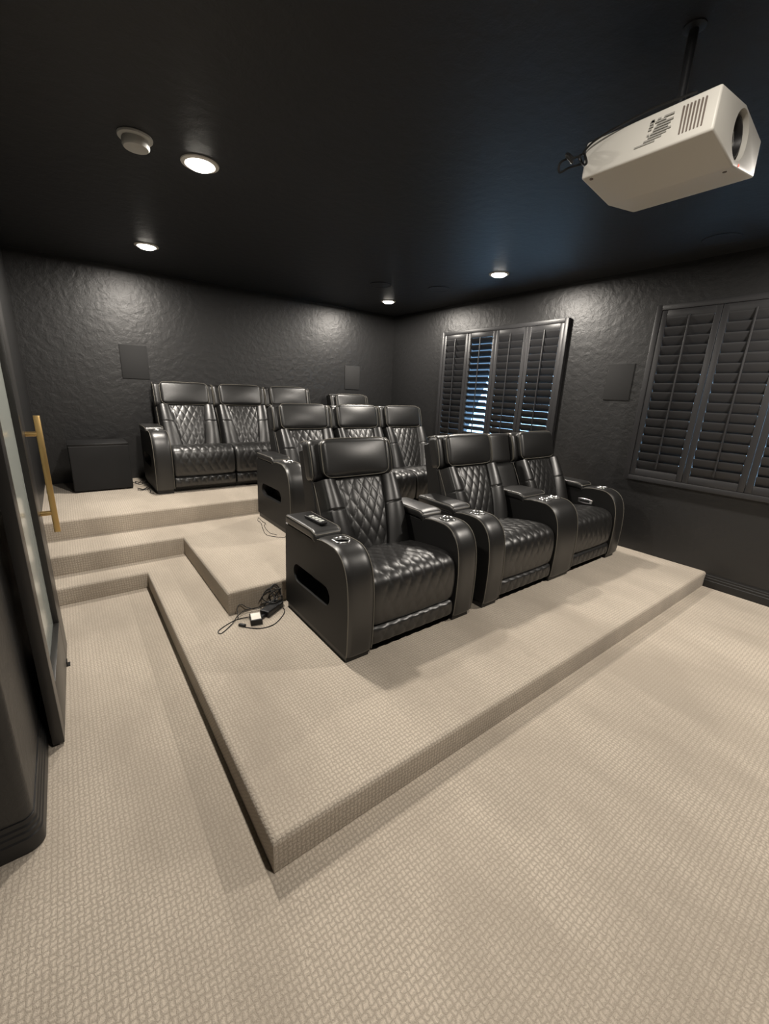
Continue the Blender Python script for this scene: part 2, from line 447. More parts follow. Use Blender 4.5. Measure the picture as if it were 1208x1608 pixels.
# ------------------------------------------------------------------ windows and shutters
def window(idx, w, label, tilts):
    y0, y1, z0, z1 = w
    b = bmesh.new()                                     # sash set in the opening
    X0 = XW+0.09
    a0, a1, c0, c1 = y0+0.06, y1-0.06, z0+0.06, z1-0.06
    box(b, (X0, a0, c0), (X0+0.05, a0+0.04, c1)); box(b, (X0, a1-0.04, c0), (X0+0.05, a1, c1))
    box(b, (X0, a0+0.04, c0), (X0+0.05, a1-0.04, c0+0.04)); box(b, (X0, a0+0.04, c1-0.04), (X0+0.05, a1-0.04, c1))
    box(b, (X0, (a0+a1)/2-0.02, c0+0.04), (X0+0.05, (a0+a1)/2+0.02, c1-0.04))
    wo = struct('window_%d' % idx, b, 'white_plastic')
    b = boxm((X0+0.02, a0+0.03, c0+0.03), (X0+0.026, a1-0.03, c1-0.03)); p = obj('pane', b, 'pane', wo)
    # the shutter set
    t = thing('plantation_shutter', label, 'shutter', (XW, (y0+y1)/2, z0))
    oy, oz = (y0+y1)/2, z0
    def L(x, y, z): return (x-XW, y-oy, z-oz)
    fw, fd = 0.045, 0.052
    b = bmesh.new()
    for lo, hi in (((XW-fd, y0, z0), (XW-0.001, y0+fw, z1)), ((XW-fd, y1-fw, z0), (XW-0.001, y1, z1)),
                   ((XW-fd, y0+fw, z0), (XW-0.001, y1-fw, z0+fw)), ((XW-fd, y0+fw, z1-fw), (XW-0.001, y1-fw, z1))):
        box(b, L(*lo), L(*hi), 0.003)
    obj('frame', b, 'shutter', t)
    iy0, iy1, iz0, iz1 = y0+fw, y1-fw, z0+fw, z1-fw
    pw = (iy1-iy0)/4; st = 0.046; gap = 0.002
    for k in range(4):
        p1 = iy1-k*pw-gap; p0 = iy1-(k+1)*pw+gap
        b = bmesh.new(); xa, xb = XW-0.046, XW-0.014
        tr, br = 0.064, 0.066
        box(b, L(xa, p0, iz0+gap), L(xb, p0+st, iz1-gap), 0.003); box(b, L(xa, p1-st, iz0+gap), L(xb, p1, iz1-gap), 0.003)
        box(b, L(xa, p0+st, iz0+gap), L(xb, p1-st, iz0+br), 0.002); box(b, L(xa, p0+st, iz1-tr), L(xb, p1-st, iz1-gap), 0.002)
        pan = obj('shutter_panel', b, 'shutter', t)
        s0, s1 = iz0+br, iz1-tr; ns = 17; pitch = (s1-s0)/ns; ang = tilts[k]
        b = bmesh.new()
        for i in range(ns):
            zc = s0+(i+0.5)*pitch; hw = 0.0445; th = 0.0048
            a_ = ang + random.uniform(-0.03, 0.03)
            prof = []
            for q in range(14):
                th_ = 2*PI*q/14; u_ = hw*math.cos(th_); v_ = th*math.sin(th_)
                # u along the blade : room-side edge high
                prof.append((-u_*math.cos(a_)+v_*math.sin(a_), u_*math.sin(a_)+v_*math.cos(a_)))
            A = [b.verts.new(L(XW-0.030+dx, p0+st+0.0015, zc+dz)) for dx, dz in prof]
            B = [b.verts.new(L(XW-0.030+dx, p1-st-0.0015, zc+dz)) for dx, dz in prof]
            for q in range(14): b.faces.new((A[q], A[(q+1) % 14], B[(q+1) % 14], B[q]))
            b.faces.new(A); b.faces.new(B)
        obj('louvers', b, 'shutter', pan, smooth=60)
        ym = (p0+p1)/2; xr = XW-0.030-0.0445*math.cos(ang)-0.007
        b = bmesh.new(); zt = 0.0445*math.sin(ang)
        box(b, L(xr-0.006, ym-0.006, s0+0.5*pitch+zt-0.06), L(xr+0.006, ym+0.006, s1-0.5*pitch+zt+0.012), 0.003)
        obj('tilt_rod', b, 'shutter', pan)
R = math.radians
window(1, W1, 'charcoal four-panel plantation shutters behind the front loveseat, one panel glowing blue', (R(66), R(42), R(64), R(62)))
window(2, W2, 'charcoal plantation shutters at the right edge above the bare carpet', (R(70), R(72), R(72), R(72)))
for w, n in ((W1, 1), (W2, 2)):
    area('daylight_outside', (XW+0.75, (w[0]+w[1])/2, (w[2]+w[3])/2-0.35), (0, R(90+25), 0), 1.5, 1.9, WINDOW_W, (0.36, 0.66, 1.0))

# ------------------------------------------------------------------ sliding glass door by the aisle
DY0, DY1 = 1.027, 1.904
t = thing('sliding_door', 'black framed frosted glass door beside the left aisle steps', 'door', (-0.550, DY0, 0.012), rz=-math.atan2(0.020, DY1-DY0))
DW, DH, DT = DY1-DY0, 2.12, 0.042
s_, s2_, bot_, top_ = 0.085, 0.20, 0.255, 0.11
b = bmesh.new()
box(b, (-DT, 0, 0), (0, s_, DH), 0.002); box(b, (-DT, DW-s2_, 0), (0, DW, DH), 0.002)
box(b, (-DT, s_, 0), (0, DW-s2_, bot_), 0.0015); box(b, (-DT, s_, DH-top_), (0, DW-s2_, DH), 0.0015)
obj('door_frame', b, 'door_paint', t)
obj('glass_panel', boxm((-DT+0.008, s_-0.004, bot_-0.004), (-0.026, DW-s2_+0.004, DH-top_+0.004)), 'frosted', t)
hy = DW-0.062
hd = obj('pull_handle', boxm((0.044, hy-0.009, 0.735), (0.072, hy+0.009, 1.365), 0.002), 'gold', t); hd['label'] = 'long brushed gold pull bar'
for z in (0.845, 1.272):
    b = bmesh.new(); lathe(b, [(0.013, 0.0005), (0.013, 0.046)], (0, hy, z), axis='x', seg=20)
    obj('handle_standoff', b, 'gold', hd)
t = thing('floor_guide', 'small dark metal door guide on the carpet beside the glass door', 'door guide', (-0.548, 1.69, 0.0))
b = bmesh.new(); box(b, (0.0, -0.02, 0.0005), (0.028, 0.02, 0.004)); box(b, (0.012, -0.02, 0.004), (0.018, 0.02, 0.03), 0.001); obj('bracket', b, 'plastic', t)

# ------------------------------------------------------------------ recliners
AW, SW = 0.170, 0.650          # arm and seat widths
CW = 0.305                     # console width
def arm_profile():
    P = [(0.775, 0.045), (0.765, 0.40), (0.755, 0.60), (0.752, 0.607), (0.36, 0.607), (0.352, 0.612), (0.33, 0.622), (0.27, 0.632), (0.20, 0.634)]
    pts = [(0.20, 0.634), (0.13, 0.628), (0.075, 0.600), (0.035, 0.550), (0.010, 0.480), (-0.003, 0.38), (-0.006, 0.25), (0.0, 0.10), (0.006, 0.045)]
    sp = [(p.x, p.y) for p in smooth_path([(a, c, 0) for a, c in pts], 6)]
    return P[:-1] + sp
ARM = arm_profile()
FRONT = ARM[6:]                # the curved front from the pad to the foot
def capsule_prism(y0, y1, z0, z1, xa, xb):
    b = bmesh.new(); r = (z1-z0)/2; zc = (z0+z1)/2; pr = []
    for i in range(13): a = -PI/2+PI*i/12; pr.append((y1-r+r*math.cos(a), zc+r*math.sin(a)))
    for i in range(13): a = PI/2+PI*i/12; pr.append((y0+r+r*math.cos(a), zc+r*math.sin(a)))
    prism_yz(b, pr, [xa, xb]); return b
def cyl(c, r, z0, z1):
    b = bmesh.new(); lathe(b, [(r, z0), (r, z1)], (c[0], c[1], 0), seg=40); return b
def make_arm(width, cups, slot):
    b = bmesh.new(); n = 10
    xs = [width*i/n for i in range(n+1)]
    prism_yz(b, ARM, xs, bulge=lambda x: 0.010*(1-(2*x/width-1)**4)-0.004*(abs(2*x/width-1) > 0.999))
    cut = [cyl(c, 0.040, 0.555, 0.70) for c in cups]
    if slot: cut.append(capsule_prism(0.185, 0.645, 0.255, 0.378, -0.05, 0.115))
    me = boolean(b, cut); me.materials.append(M['leather']); me.materials.append(M['vinyl'])
    for p in me.polygons:
        if abs(p.normal.x) > 0.9: p.material_index = 1
    return me
MESH = {}
def keep(key, b, m, smooth=40):
    o = obj(key, b, m, smooth=smooth); me = o.data; bpy.data.objects.remove(o); MESH[key] = me
CUP_Y = 0.205
def mirror(me, width, name):
    m2 = me.copy(); m2.name = name
    b = bmesh.new(); b.from_mesh(m2)
    for v in b.verts: v.co.x = width-v.co.x
    bmesh.ops.reverse_faces(b, faces=b.faces); b.to_mesh(m2); b.free(); return m2
MESH['arm_left'] = make_arm(AW, [(AW/2, CUP_Y)], True)
MESH['arm_right'] = mirror(MESH['arm_left'], AW, 'arm_right')
MESH['console'] = make_arm(CW, [(CW*0.27, CUP_Y), (CW*0.73, CUP_Y)], False)
def arm_piping(width, side):
    b = bmesh.new()
    for x in (side*(width-0.004)+0.002,):
        tube(b, [(x, p[0]+(0.001 if p[0] > 0.15 else -0.001), p[1]+(0.001 if p[1] > 0.5 else 0)) for p in FRONT], 0.0026, seg=6)
    return b
for sd in (0, 1): keep('arm_piping%d' % sd, arm_piping(AW, sd), 'stitch'); keep('console_piping%d' % sd, arm_piping(CW, sd), 'stitch')
def pad(width, y0, y1):
    b = bmesh.new(); hx, hy, hz = width/2+0.007, (y1-y0)/2, 0.029
    def d(v):
        u, w = v.x/hx, v.y/hy
        z = v.z + (0.007*(1-u*u)*(1-w*w) if v.z > 0 else 0)
        drop = -0.024*max(0, (-w-0.72)/0.28)**2 if w < -0.72 else 0        # front end rolls down
        return Vector((v.x+width/2, v.y+(y0+y1)/2, z+drop+0.636))
    puff(b, (hx, hy, hz), 0.020, (8, 14, 2), 4, d); return b
def pad_piping(width, y0, y1):
    b = bmesh.new(); hx, hy = width/2+0.003, (y1-y0)/2-0.005; r = 0.02; pts = []
    for cx, cy, a0 in ((1, 1, 0), (-1, 1, PI/2), (-1, -1, PI), (1, -1, 1.5*PI)):
        for i in range(6):
            a = a0+PI/2*i/5; pts.append((cx*(hx-r)+r*math.cos(a), cy*(hy-r)+r*math.sin(a)))
    den = []
    for i, p in enumerate(pts):
        q = pts[(i+1) % len(pts)]; m = max(1, int(math.hypot(q[0]-p[0], q[1]-p[1])/0.02))
        for k in range(m): den.append((p[0]+(q[0]-p[0])*k/m, p[1]+(q[1]-p[1])*k/m))
    out = []
    for x, y in den:
        w = y/((y1-y0)/2); drop = -0.024*max(0, (-w-0.72)/0.28)**2 if w < -0.72 else 0
        out.append((x+width/2, y+(y0+y1)/2, 0.636+0.0235+drop))
    tube(b, out, 0.0024, True, 6); return b
PY0, PY1 = 0.345, 0.745
keep('arm_pad', pad(AW, PY0, PY1), 'leather', 60); keep('arm_pad_piping', pad_piping(AW, PY0, PY1), 'stitch')
keep('console_lid', pad(CW, PY0-0.01, PY1), 'leather', 60); keep('console_lid_piping', pad_piping(CW, PY0-0.01, PY1), 'stitch')
def cup():
    b = bmesh.new()
    lob = lambda a, i: 1+(0.055*math.cos(5*a) if i in (0, 1, 2) else 0)
    lathe(b, [(0.0525, -0.004), (0.0535, 0.002), (0.051, 0.006), (0.046, 0.0075), (0.0415, 0.004), (0.0385, -0.004), (0.0375, -0.012)], (0, 0, 0), seg=60, lobes=lob, mi=0)
    # drop the flat caps, add the dark liner
    big = [f for f in b.faces if len(f.verts) > 10]; bmesh.ops.delete(b, geom=big, context='FACES_ONLY')
    lathe(b, [(0.0375, -0.010), (0.037, -0.070), (0.034, -0.074)], (0, 0, 0), seg=40, mi=1)
    top = [f for f in b.faces if len(f.verts) > 10 and f.calc_center_median().z > -0.02]; bmesh.ops.delete(b, geom=top, context='FACES_ONLY')
    return b
keep('cup_holder', cup(), ['chrome', 'cup'], 50)
keep('arm_foot', boxm((0.012, 0.02, 0.001), (AW-0.012, 0.77, 0.05)), 'plastic')
keep('console_foot', boxm((0.012, 0.02, 0.001), (CW-0.012, 0.77, 0.05)), 'plastic')

def quilt(a, c, w, h):
    s, t_ = a/w+c/h, a/w-c/h
    return (abs(math.sin(PI*s))*abs(math.sin(PI*t_)))**0.30
def sst(x): x = max(0.0, min(1.0, x)); return x*x*(3-2*x)
# seat cushion: a quilted sheet over the top and the front
def seat():
    b = bmesh.new(); hw = SW/2-0.003
    key = [(0.63, 0.405), (0.45, 0.437), (0.28, 0.462), (0.14, 0.474), (0.075, 0.466), (0.032, 0.440), (0.012, 0.40), (0.002, 0.33), (0.004, 0.25), (0.016, 0.185), (0.05, 0.168), (0.12, 0.168)]
    path = smooth_path([(p[0], p[1], 0) for p in key], 24)
    L_ = [0]
    for p, q in zip(path, path[1:]): L_.append(L_[-1]+(q-p).length)
    n = 112; tot = L_[-1]; pts = []; j = 0
    for i in range(n+1):
        d = tot*i/n
        while j < len(L_)-2 and L_[j+1] < d: j += 1
        f = (d-L_[j])/max(1e-9, L_[j+1]-L_[j]); pts.append((path[j].lerp(path[j+1], f), d))
    nu = 84; rows = []
    for i, (p, d) in enumerate(pts):
        a = pts[max(0, i-1)][0]; c = pts[min(n, i+1)][0]; t_ = (c-a).normalized(); nor = Vector((t_.y, -t_.x))
        if nor.y < 0 and p.x > 0.1 and p.y > 0.3: nor = -nor
        row = []
        for k in range(nu+1):
            u = -1+2*k/nu; x = u*hw
            edge = max(0, (abs(u)-0.86)/0.14); roll = -0.028*(1-math.sqrt(max(0, 1-edge*edge)))
            m = sst((1-abs(u))/0.22-0.35)*sst((tot-0.10-d)/0.05)
            q = 0.0080*quilt(x, d-0.1, 0.082, 0.150)*m + 0.005*(1-m)
            off = q+roll+0.006*(1-u*u)
            row.append(b.verts.new((x+SW/2, p.x+nor.x*off, p.y+nor.y*off)))
        rows.append(row)
    for A, B in zip(rows, rows[1:]):
        for k in range(nu): b.faces.new((A[k], A[k+1], B[k+1], B[k]))
    for k in (0, nu):
        try: b.faces.new([r[k] for r in rows])
        except ValueError: pass
    return b
keep('seat_cushion', seat(), 'leather', 75)
def footrest():
    b = bmesh.new()
    def d(v):
        y = v.y
        if v.y < 0:
            m = sst((1-abs(v.x)/(SW/2))/0.2)*sst((0.058-abs(v.z))/0.02)
            y -= 0.012*(1-(v.z/0.058)**2) + 0.010*m*quilt(v.x, v.z+0.02, 0.082, 0.150)
        return Vector((v.x+SW/2, y+0.055, v.z+0.107))
    puff(b, (SW/2-0.004, 0.04, 0.058), 0.018, (72, 2, 16), 3, d); return b
keep('footrest', footrest(), 'leather', 75)
keep('base_box', boxm((0.003, 0.09, 0.012), (SW-0.003, 0.74, 0.395)), 'plastic')

# backrest: quilted centre between two rolled bolsters
B0, B1 = Vector((0.470, 0.415)), Vector((0.672, 0.872))
BE = (B1-B0); BL = BE.length; BE.normalize(); BN = Vector((-BE.y, BE.x))      # BN points to the front
if BN.x > 0: BN = -BN
def back_half(v): return SW/2-0.004-0.012*v
def panel_half(v): return 0.118+0.068*v**0.8
def back_point(x, v, off):
    s = v*BL; sag = 0.018*math.sin(PI*v)
    p = B0+BE*s+BN*(off+sag); return (x+SW/2, p.x, p.y)
def back_panel():
    b = bmesh.new(); nu, nv = 54, 84; rows = []
    for i in range(nv+1):
        v = i/nv; c = panel_half(v)
        row = []
        for k in range(nu+1):
            u = -1+2*k/nu
            m = sst((1-abs(u))/0.12)*sst(v/0.04)*sst((1-v)/0.02)
            row.append(b.verts.new(back_point(u*c, v, 0.004+0.0078*m*quilt(u*c, v*BL-0.02, 0.078, 0.140)+0.012*(1-u*u))))
        rows.append(row)
    back = [[b.verts.new(back_point((-1+2*k/nu)*panel_half(i/nv), i/nv, -0.05)) for k in (0, nu)] for i in (0, nv)]
    for A, B in zip(rows, rows[1:]):
        for k in range(nu): b.faces.new((A[k], A[k+1], B[k+1], B[k]))
    b.faces.new(rows[0]+[back[0][1], back[0][0]]); b.faces.new(rows[-1]+[back[1][1], back[1][0]])
    b.faces.new([r[0] for r in rows]+[back[1][0], back[0][0]]); b.faces.new([r[-1] for r in rows]+[back[1][1], back[0][1]])
    return b
keep('quilted_panel', back_panel(), 'leather', 75)
def bolster(sg):
    b = bmesh.new(); nu, nv = 22, 110; rows = []
    for i in range(nv+1):
        v = i/nv; c0, c1 = panel_half(v), back_half(v); row = []
        crease = 0.006*math.exp(-((v-0.60)/0.010)**2)
        for k in range(nu+1):
            t_ = k/nu; x = c0+(c1-c0)*t_
            vv = v + 0.05*(t_-0.5)*math.exp(-((v-0.60)/0.1)**2)*0
            prof = 0.050*math.sin(PI*min(1, t_*0.5/0.42) if t_ < 0.42 else PI/2+(t_-0.42)/0.58*PI*0.62) if False else 0.052*(math.sin(PI*(0.06+0.84*t_)))**0.75
            end = sst(v/0.03)*0.4+0.6
            outer = -0.075*max(0, (t_-0.82)/0.18)**2
            row.append(b.verts.new(back_point(sg*x, v, prof*end-crease+outer)))
        row.append(b.verts.new(back_point(sg*(c1+0.001), v, -0.10)))
        row.append(b.verts.new(back_point(sg*c0, v, -0.06)))
        rows.append(row)
    m = len(rows[0])
    for A, B in zip(rows, rows[1:]):
        for k in range(m): b.faces.new((A[k], A[(k+1) % m], B[(k+1) % m], B[k]))
    b.faces.new(rows[0]); b.faces.new(rows[-1]); return b
keep('bolster_left', bolster(-1), 'leather', 70); keep('bolster_right', bolster(1), 'leather', 70)
def back_piping(sg):
    b = bmesh.new()
    if True:
        tube(b, [back_point(sg*(back_half(v)+0.001), v, 0.052*math.sin(PI*0.90)**0.75-0.073) for v in [i/30 for i in range(31)]], 0.0026)
    return b
for sg in (-1, 1): keep('back_piping%d' % sg, back_piping(sg), 'stitch')
def back_shell(width):
    b = bmesh.new(); h = 0.02
    prof = [(0.52, 0.17), (0.565, 0.40), (0.735, 0.86), (0.815, 1.04), (0.83, 1.06), (0.905, 1.04), (0.915, 1.02), (0.845, 0.75), (0.80, 0.40), (0.785, 0.19), (0.77, 0.17)]
    prism_yz(b, prof, [0.006, 0.02, width-0.02, width-0.006], bulge=lambda x: 0 if 0.01 < x < width-0.01 else -0.008); return b
keep('back_shell', back_shell(SW), 'vinyl', 30)
# headrest: wide wing with a piped pillow in front
HY, HZ, HT = 0.800, 0.978, R(15)
def head_xf(x, y, z, width):     # y forward negative
    c, s = math.cos(HT), math.sin(HT)
    return Vector((x+width/2, HY+y*c+z*s, HZ-y*s+z*c))
def head_wing(width):
    b = bmesh.new(); hx = width/2+0.004
    def d(v):
        u = v.x/hx; y = v.y - 0.016*max(0, (abs(u)-0.55)/0.45)**1.5*(1 if v.y < 0 else 0.6)
        y -= (0.010*(1-(v.z/0.135)**2) if v.y < 0 else 0)
        return head_xf(v.x*(1-0.02*v.z/0.135*0), y, v.z, width)
    puff(b, (hx, 0.058, 0.138), 0.046, (26, 3, 10), 6, d); return b
keep('head_wing', head_wing(SW), 'leather', 70)
def wing_piping(width, sg):
    b = bmesh.new(); hx = width/2-0.006
    if True:
        pts = []
        for i in range(25):
            z = -0.128+0.256*i/24; zz = abs(z)/0.136
            y = -0.058-0.008-0.010*(1-zz*zz)+0.040*max(0, (zz-0.70)/0.3)**2
            pts.append(head_xf(sg*hx, y+0.005, z, width))
        for i in range(1, 9):
            pts.append(head_xf(sg*(hx-0.002), -0.058+0.012+0.09*i/8, 0.134, width))
        tube(b, pts, 0.0028)
    return b
for sg in (-1, 1): keep('wing_piping%d' % sg, wing_piping(SW, sg), 'stitch')
PHX, PHZ = 0.264, 0.131
def pillow_shape(x, z):            # soft, well rounded corners
    u, w = min(1, abs(x)/PHX), min(1, abs(z)/PHZ)
    return x*(1-0.045*w**5), z*(1-0.10*u**6)
def pillow():
    b = bmesh.new()
    def d(v):
        u, w = v.x/PHX, v.z/PHZ
        y = v.y + (-0.022*(1-u*u)*(1-w*w) if v.y < 0 else 0)
        x, z = pillow_shape(v.x, v.z)
        return head_xf(x, y-0.082, z+0.004, SW)
    puff(b, (PHX, 0.040, PHZ), 0.036, (24, 2, 14), 6, d); return b
keep('head_pillow', pillow(), 'leather', 70)
def pillow_piping():
    b = bmesh.new(); r = 0.034; hx, hz = PHX-0.004, PHZ-0.004; pts = []
    for cx, cz, a0 in ((1, 1, 0), (-1, 1, PI/2), (-1, -1, PI), (1, -1, 1.5*PI)):
        for i in range(8):
            a = a0+PI/2*i/7; pts.append((cx*(hx-r)+r*math.cos(a), cz*(hz-r)+r*math.sin(a)))
    den = []
    for i, p in enumerate(pts):
        q = pts[(i+1) % len(pts)]; m = max(1, int(math.hypot(q[0]-p[0], q[1]-p[1])/0.02))
        den += [pillow_shape(p[0]+(q[0]-p[0])*k/m, p[1]+(q[1]-p[1])*k/m) for k in range(m)]
    tube(b, [head_xf(x, -0.082-0.024, z+0.004, SW) for x, z in den], 0.0030, True); return b
keep('pillow_piping', pillow_piping(), 'stitch')
# plain padded back of the centre console
def console_back():
    b = bmesh.new(); hx = CW/2-0.004
    def d(v):
        u = v.x/hx; y = v.y-(0.016*(1-u*u) if v.y < 0 else 0)
        s = (v.z+0.24)/0.48; c = B0+BE*(s*BL+0.02)+BN*(-0.075)
        return Vector((v.x+CW/2, c.x+y, c.y))
    puff(b, (hx, 0.05, 0.24), 0.03, (10, 2, 16), 4, d); return b
keep('console_back', console_back(), 'leather', 70)
def console_head():
    b = bmesh.new(); hx = CW/2-0.003
    def d(v):
        u = v.x/hx; y = v.y+0.012-(0.022*(1-u*u) if v.y < 0 else 0)
        return head_xf(v.x, y, v.z, CW)
    puff(b, (hx, 0.055, 0.134), 0.03, (14, 2, 10), 5, d); return b
keep('console_head', console_head(), 'leather', 70)
keep('console_shell', back_shell(CW), 'vinyl', 30)
for sg in (-1, 1): keep('console_head_piping%d' % sg, wing_piping(CW, sg), 'stitch')
# chrome control plate set in the inner face of a right arm
def control():
    b = bmesh.new()
    puff(b, (0.008, 0.072, 0.027), 0.0075, (1, 12, 4), 3, lambda v: Vector((v.x-0.006-0.003*(1-(v.y/0.072)**2), v.y, v.z*(1-0.3*(v.y/0.072)**2))))
    return b
keep('control_plate', control(), 'chrome', 60)
def buttons():
    b = bmesh.new()
    box(b, (-0.0185, -0.046, -0.010), (-0.0155, 0.046, 0.010), 0.0008, 1)
    for i in range(5): box(b, (-0.0205, -0.042+i*0.0178, -0.007), (-0.0185, -0.028+i*0.0178, 0.007), 0.0008, 1)
    return b
keep('control_buttons', buttons(), 'plastic')

def P(name, key, parent, loc=(0, 0, 0)): return obj(name, MESH[key], None, parent, loc)
def add_arm(t, x, side):
    a = P('armrest', 'arm_'+side, t, (x, 0, 0))
    P('arm_pad', 'arm_pad', a); P('piping', 'arm_piping0', a); P('piping', 'arm_piping1', a); P('pad_piping', 'arm_pad_piping', a)
    P('cup_holder', 'cup_holder', a, (AW/2, CUP_Y, 0.6435)); P('foot', 'arm_foot', a)
    return a
def add_control(a):
    c = P('control_panel', 'control_plate', a, (-0.001, 0.295, 0.502)); c['label'] = 'chrome control plate'
    P('control_buttons', 'control_buttons', a, (-0.001, 0.295, 0.502))
def add_seat(t, x, drop=0.0):
    P('base', 'base_box', t, (x, 0, 0)); P('seat_cushion', 'seat_cushion', t, (x, 0, 0)); P('footrest', 'footrest', t, (x, 0, 0))
    s = P('backrest', 'back_shell', t, (x, 0, 0))
    P('quilted_panel', 'quilted_panel', s); P('side_bolster', 'bolster_left', s); P('side_bolster', 'bolster_right', s); P('piping', 'back_piping-1', s); P('piping', 'back_piping1', s)
    h = P('headrest', 'head_wing', t, (x, 0.25*drop, -drop))
    P('head_pillow', 'head_pillow', h); P('pillow_piping', 'pillow_piping', h); P('piping', 'wing_piping-1', h); P('piping', 'wing_piping1', h)
def add_console(t, x):
    c = P('console', 'console', t, (x, 0, 0))
    P('console_lid', 'console_lid', c); P('piping', 'console_piping0', c); P('piping', 'console_piping1', c); P('lid_piping', 'console_lid_piping', c)
    for f in (0.27, 0.73): P('cup_holder', 'cup_holder', c, (CW*f, CUP_Y, 0.6435))
    P('foot', 'console_foot', c)
    s = P('console_back', 'console_shell', t, (x, 0, 0)); P('back_cushion', 'console_back', s); P('head_cushion', 'console_head', s); P('piping', 'console_head_piping-1', s); P('piping', 'console_head_piping1', s)
def seating(name, label, cat, loc, layout, group=None, drop=0.0):
    t = thing(name, label, cat, loc, group=group); x = 0
    for k in layout:
        if k == 'L': add_arm(t, x, 'left'); x += AW
        elif k == 'R':
            a = add_arm(t, x, 'right'); x += AW
            if name == 'theater_loveseat': add_control(a)
        elif k == 'S': add_seat(t, x, drop); x += SW
        elif k == 'C': add_console(t, x); x += CW
    return t
Y1_, Y2_, Y3_ = 0.652, 2.275, 3.735
seating('theater_recliner', 'single black quilted leather recliner, nearest the camera, remote on its arm', 'recliner', (0.683, Y1_, H1), 'LSR')
seating('theater_loveseat', 'black leather two-seat recliner with centre console on the front platform', 'loveseat', (1.800, Y1_, H1), 'LSCSR')
seating('theater_sofa', 'black leather three-seat recliner sofa on the middle platform', 'sofa', (1.105, Y2_, H2), 'LSSSR')
seating('theater_sofa', 'black leather three-seat recliner sofa on the back platform beside the subwoofer', 'sofa', (0.305, Y3_, H3), 'LSSSR')
seating('theater_recliner', 'single black recliner against the back wall, only its headrest showing', 'recliner', (2.61, Y3_, H3), 'LSR', drop=0.065)

# remote lying on the nearest arm
t = thing('remote_control', 'black remote with pale buttons on the nearest recliner armrest', 'remote control', (0.683+0.082, Y1_+0.50, H1+0.6735), rz=R(4))
b = bmesh.new(); puff(b, (0.024, 0.094, 0.009), 0.007, (6, 14, 2), 3, lambda v: Vector((v.x, v.y, v.z+0.009))); obj('body', b, 'plastic', t)
for j, (yy, w_) in enumerate(((-0.066, 0.03), (-0.030, 0.034), (0.006, 0.034), (0.045, 0.032))):
    b = bmesh.new(); box(b, (-w_/2, yy-0.012, 0.0165), (-0.002, yy+0.012, 0.0205), 0.0015); box(b, (0.002, yy-0.012, 0.0165), (w_/2, yy+0.012, 0.0205), 0.0015)
    obj('button', b, 'button', t)

# ------------------------------------------------------------------ subwoofer
SX0, SX1, SY0, SY1, SZ = -0.378, 0.143, 4.165, 4.575, 0.488
t = thing('subwoofer', 'large black subwoofer cube on the back platform against the wall', 'subwoofer', ((SX0+SX1)/2, (SY0+SY1)/2, H3))
wx, wy = (SX1-SX0)/2, (SY1-SY0)/2
obj('cabinet', boxm((-wx, -wy+0.02, 0.012), (wx, wy, SZ), 0.006, 3), 'cabinet', t)
b = bmesh.new(); puff(b, (wx-0.002, 0.016, (SZ-0.03)/2), 0.009, (4, 2, 4), 3, lambda v: Vector((v.x, v.y-wy+0.006, v.z+(SZ-0.03)/2+0.014))); obj('grille_cover', b, 'cloth', t)
obj('top_panel', boxm((-wx, -wy-0.004, SZ-0.014), (wx, wy, SZ+0.006), 0.004, 2), 'cabinet', t)
for sx in (-1, 1):
    for sy in (-1, 1):
        b = bmesh.new(); lathe(b, [(0.02, 0.0005), (0.022, 0.012)], (sx*(wx-0.04), sy*(wy-0.05), 0), seg=20); obj('foot', b, 'plastic', t)

# ------------------------------------------------------------------ projector on its ceiling mount
PX0, PX1, PYF, PYB, PZ = 1.240, 1.655, -0.375, 0.020, 2.325
pc = ((PX0+PX1)/2, (PYF+PYB)/2)
t = thing('projector', 'white projector hanging from the black ceiling near the upper right corner', 'projector', (pc[0], pc[1], PZ))
def hexbody():
    b = bmesh.new(); hx, hy = (PX1-PX0)/2, (PYB-PYF)/2
    pr = [(-hx, 0.0), (0.0, -0.028), (hx, 0.0), (hx-0.008, 0.104), (0.0, 0.134), (-hx+0.004, 0.110)]
    A = [b.verts.new((x, -hy, z)) for x, z in pr]; B = [b.verts.new((x, hy, z)) for x, z in pr]
    for k in range(6): b.faces.new((A[k], A[(k+1) % 6], B[(k+1) % 6], B[k]))
    b.faces.new(A); b.faces.new(B)
    bmesh.ops.recalc_face_normals(b, faces=b.faces)
    bmesh.ops.bevel(b, geom=list(b.edges), offset=0.007, segments=3, profile=0.5, affect='EDGES'); return b
hx, hy = (PX1-PX0)/2, (PYB-PYF)/2
cut = bmesh.new(); lathe(cut, [(0.066, -hy-0.05), (0.066, -hy+0.09)], (0.005, 0, 0.055), axis='y', seg=48)
me = boolean(hexbody(), [cut]); me.materials.append(M['projector']); obj('housing', me, None, t)
b = bmesh.new()
lathe(b, [(0.0655, -hy+0.09), (0.0655, -hy+0.03), (0.058, -hy+0.02), (0.056, -hy+0.012), (0.050, -hy+0.012), (0.046, -hy+0.03), (0.044, -hy+0.05)], (0.005, 0, 0.055), axis='y', seg=48)
ln = obj('lens_barrel', b, 'plastic', t)
b = bmesh.new()
lathe(b, [(0.047, -hy+0.045), (0.045, -hy+0.034), (0.034, -hy+0.025), (0.016, -hy+0.020), (0.003, -hy+0.019)], (0.005, 0, 0.055), axis='y', seg=40)
obj('lens_glass', b, 'glass_lens', ln)
b = bmesh.new()
for i in range(7):
    y = -hy+0.032+i*0.0095
    box(b, (-hx-0.0012, y, 0.022), (-hx+0.004, y+0.0035, 0.092))
obj('side_vent', b, 'slot', t)
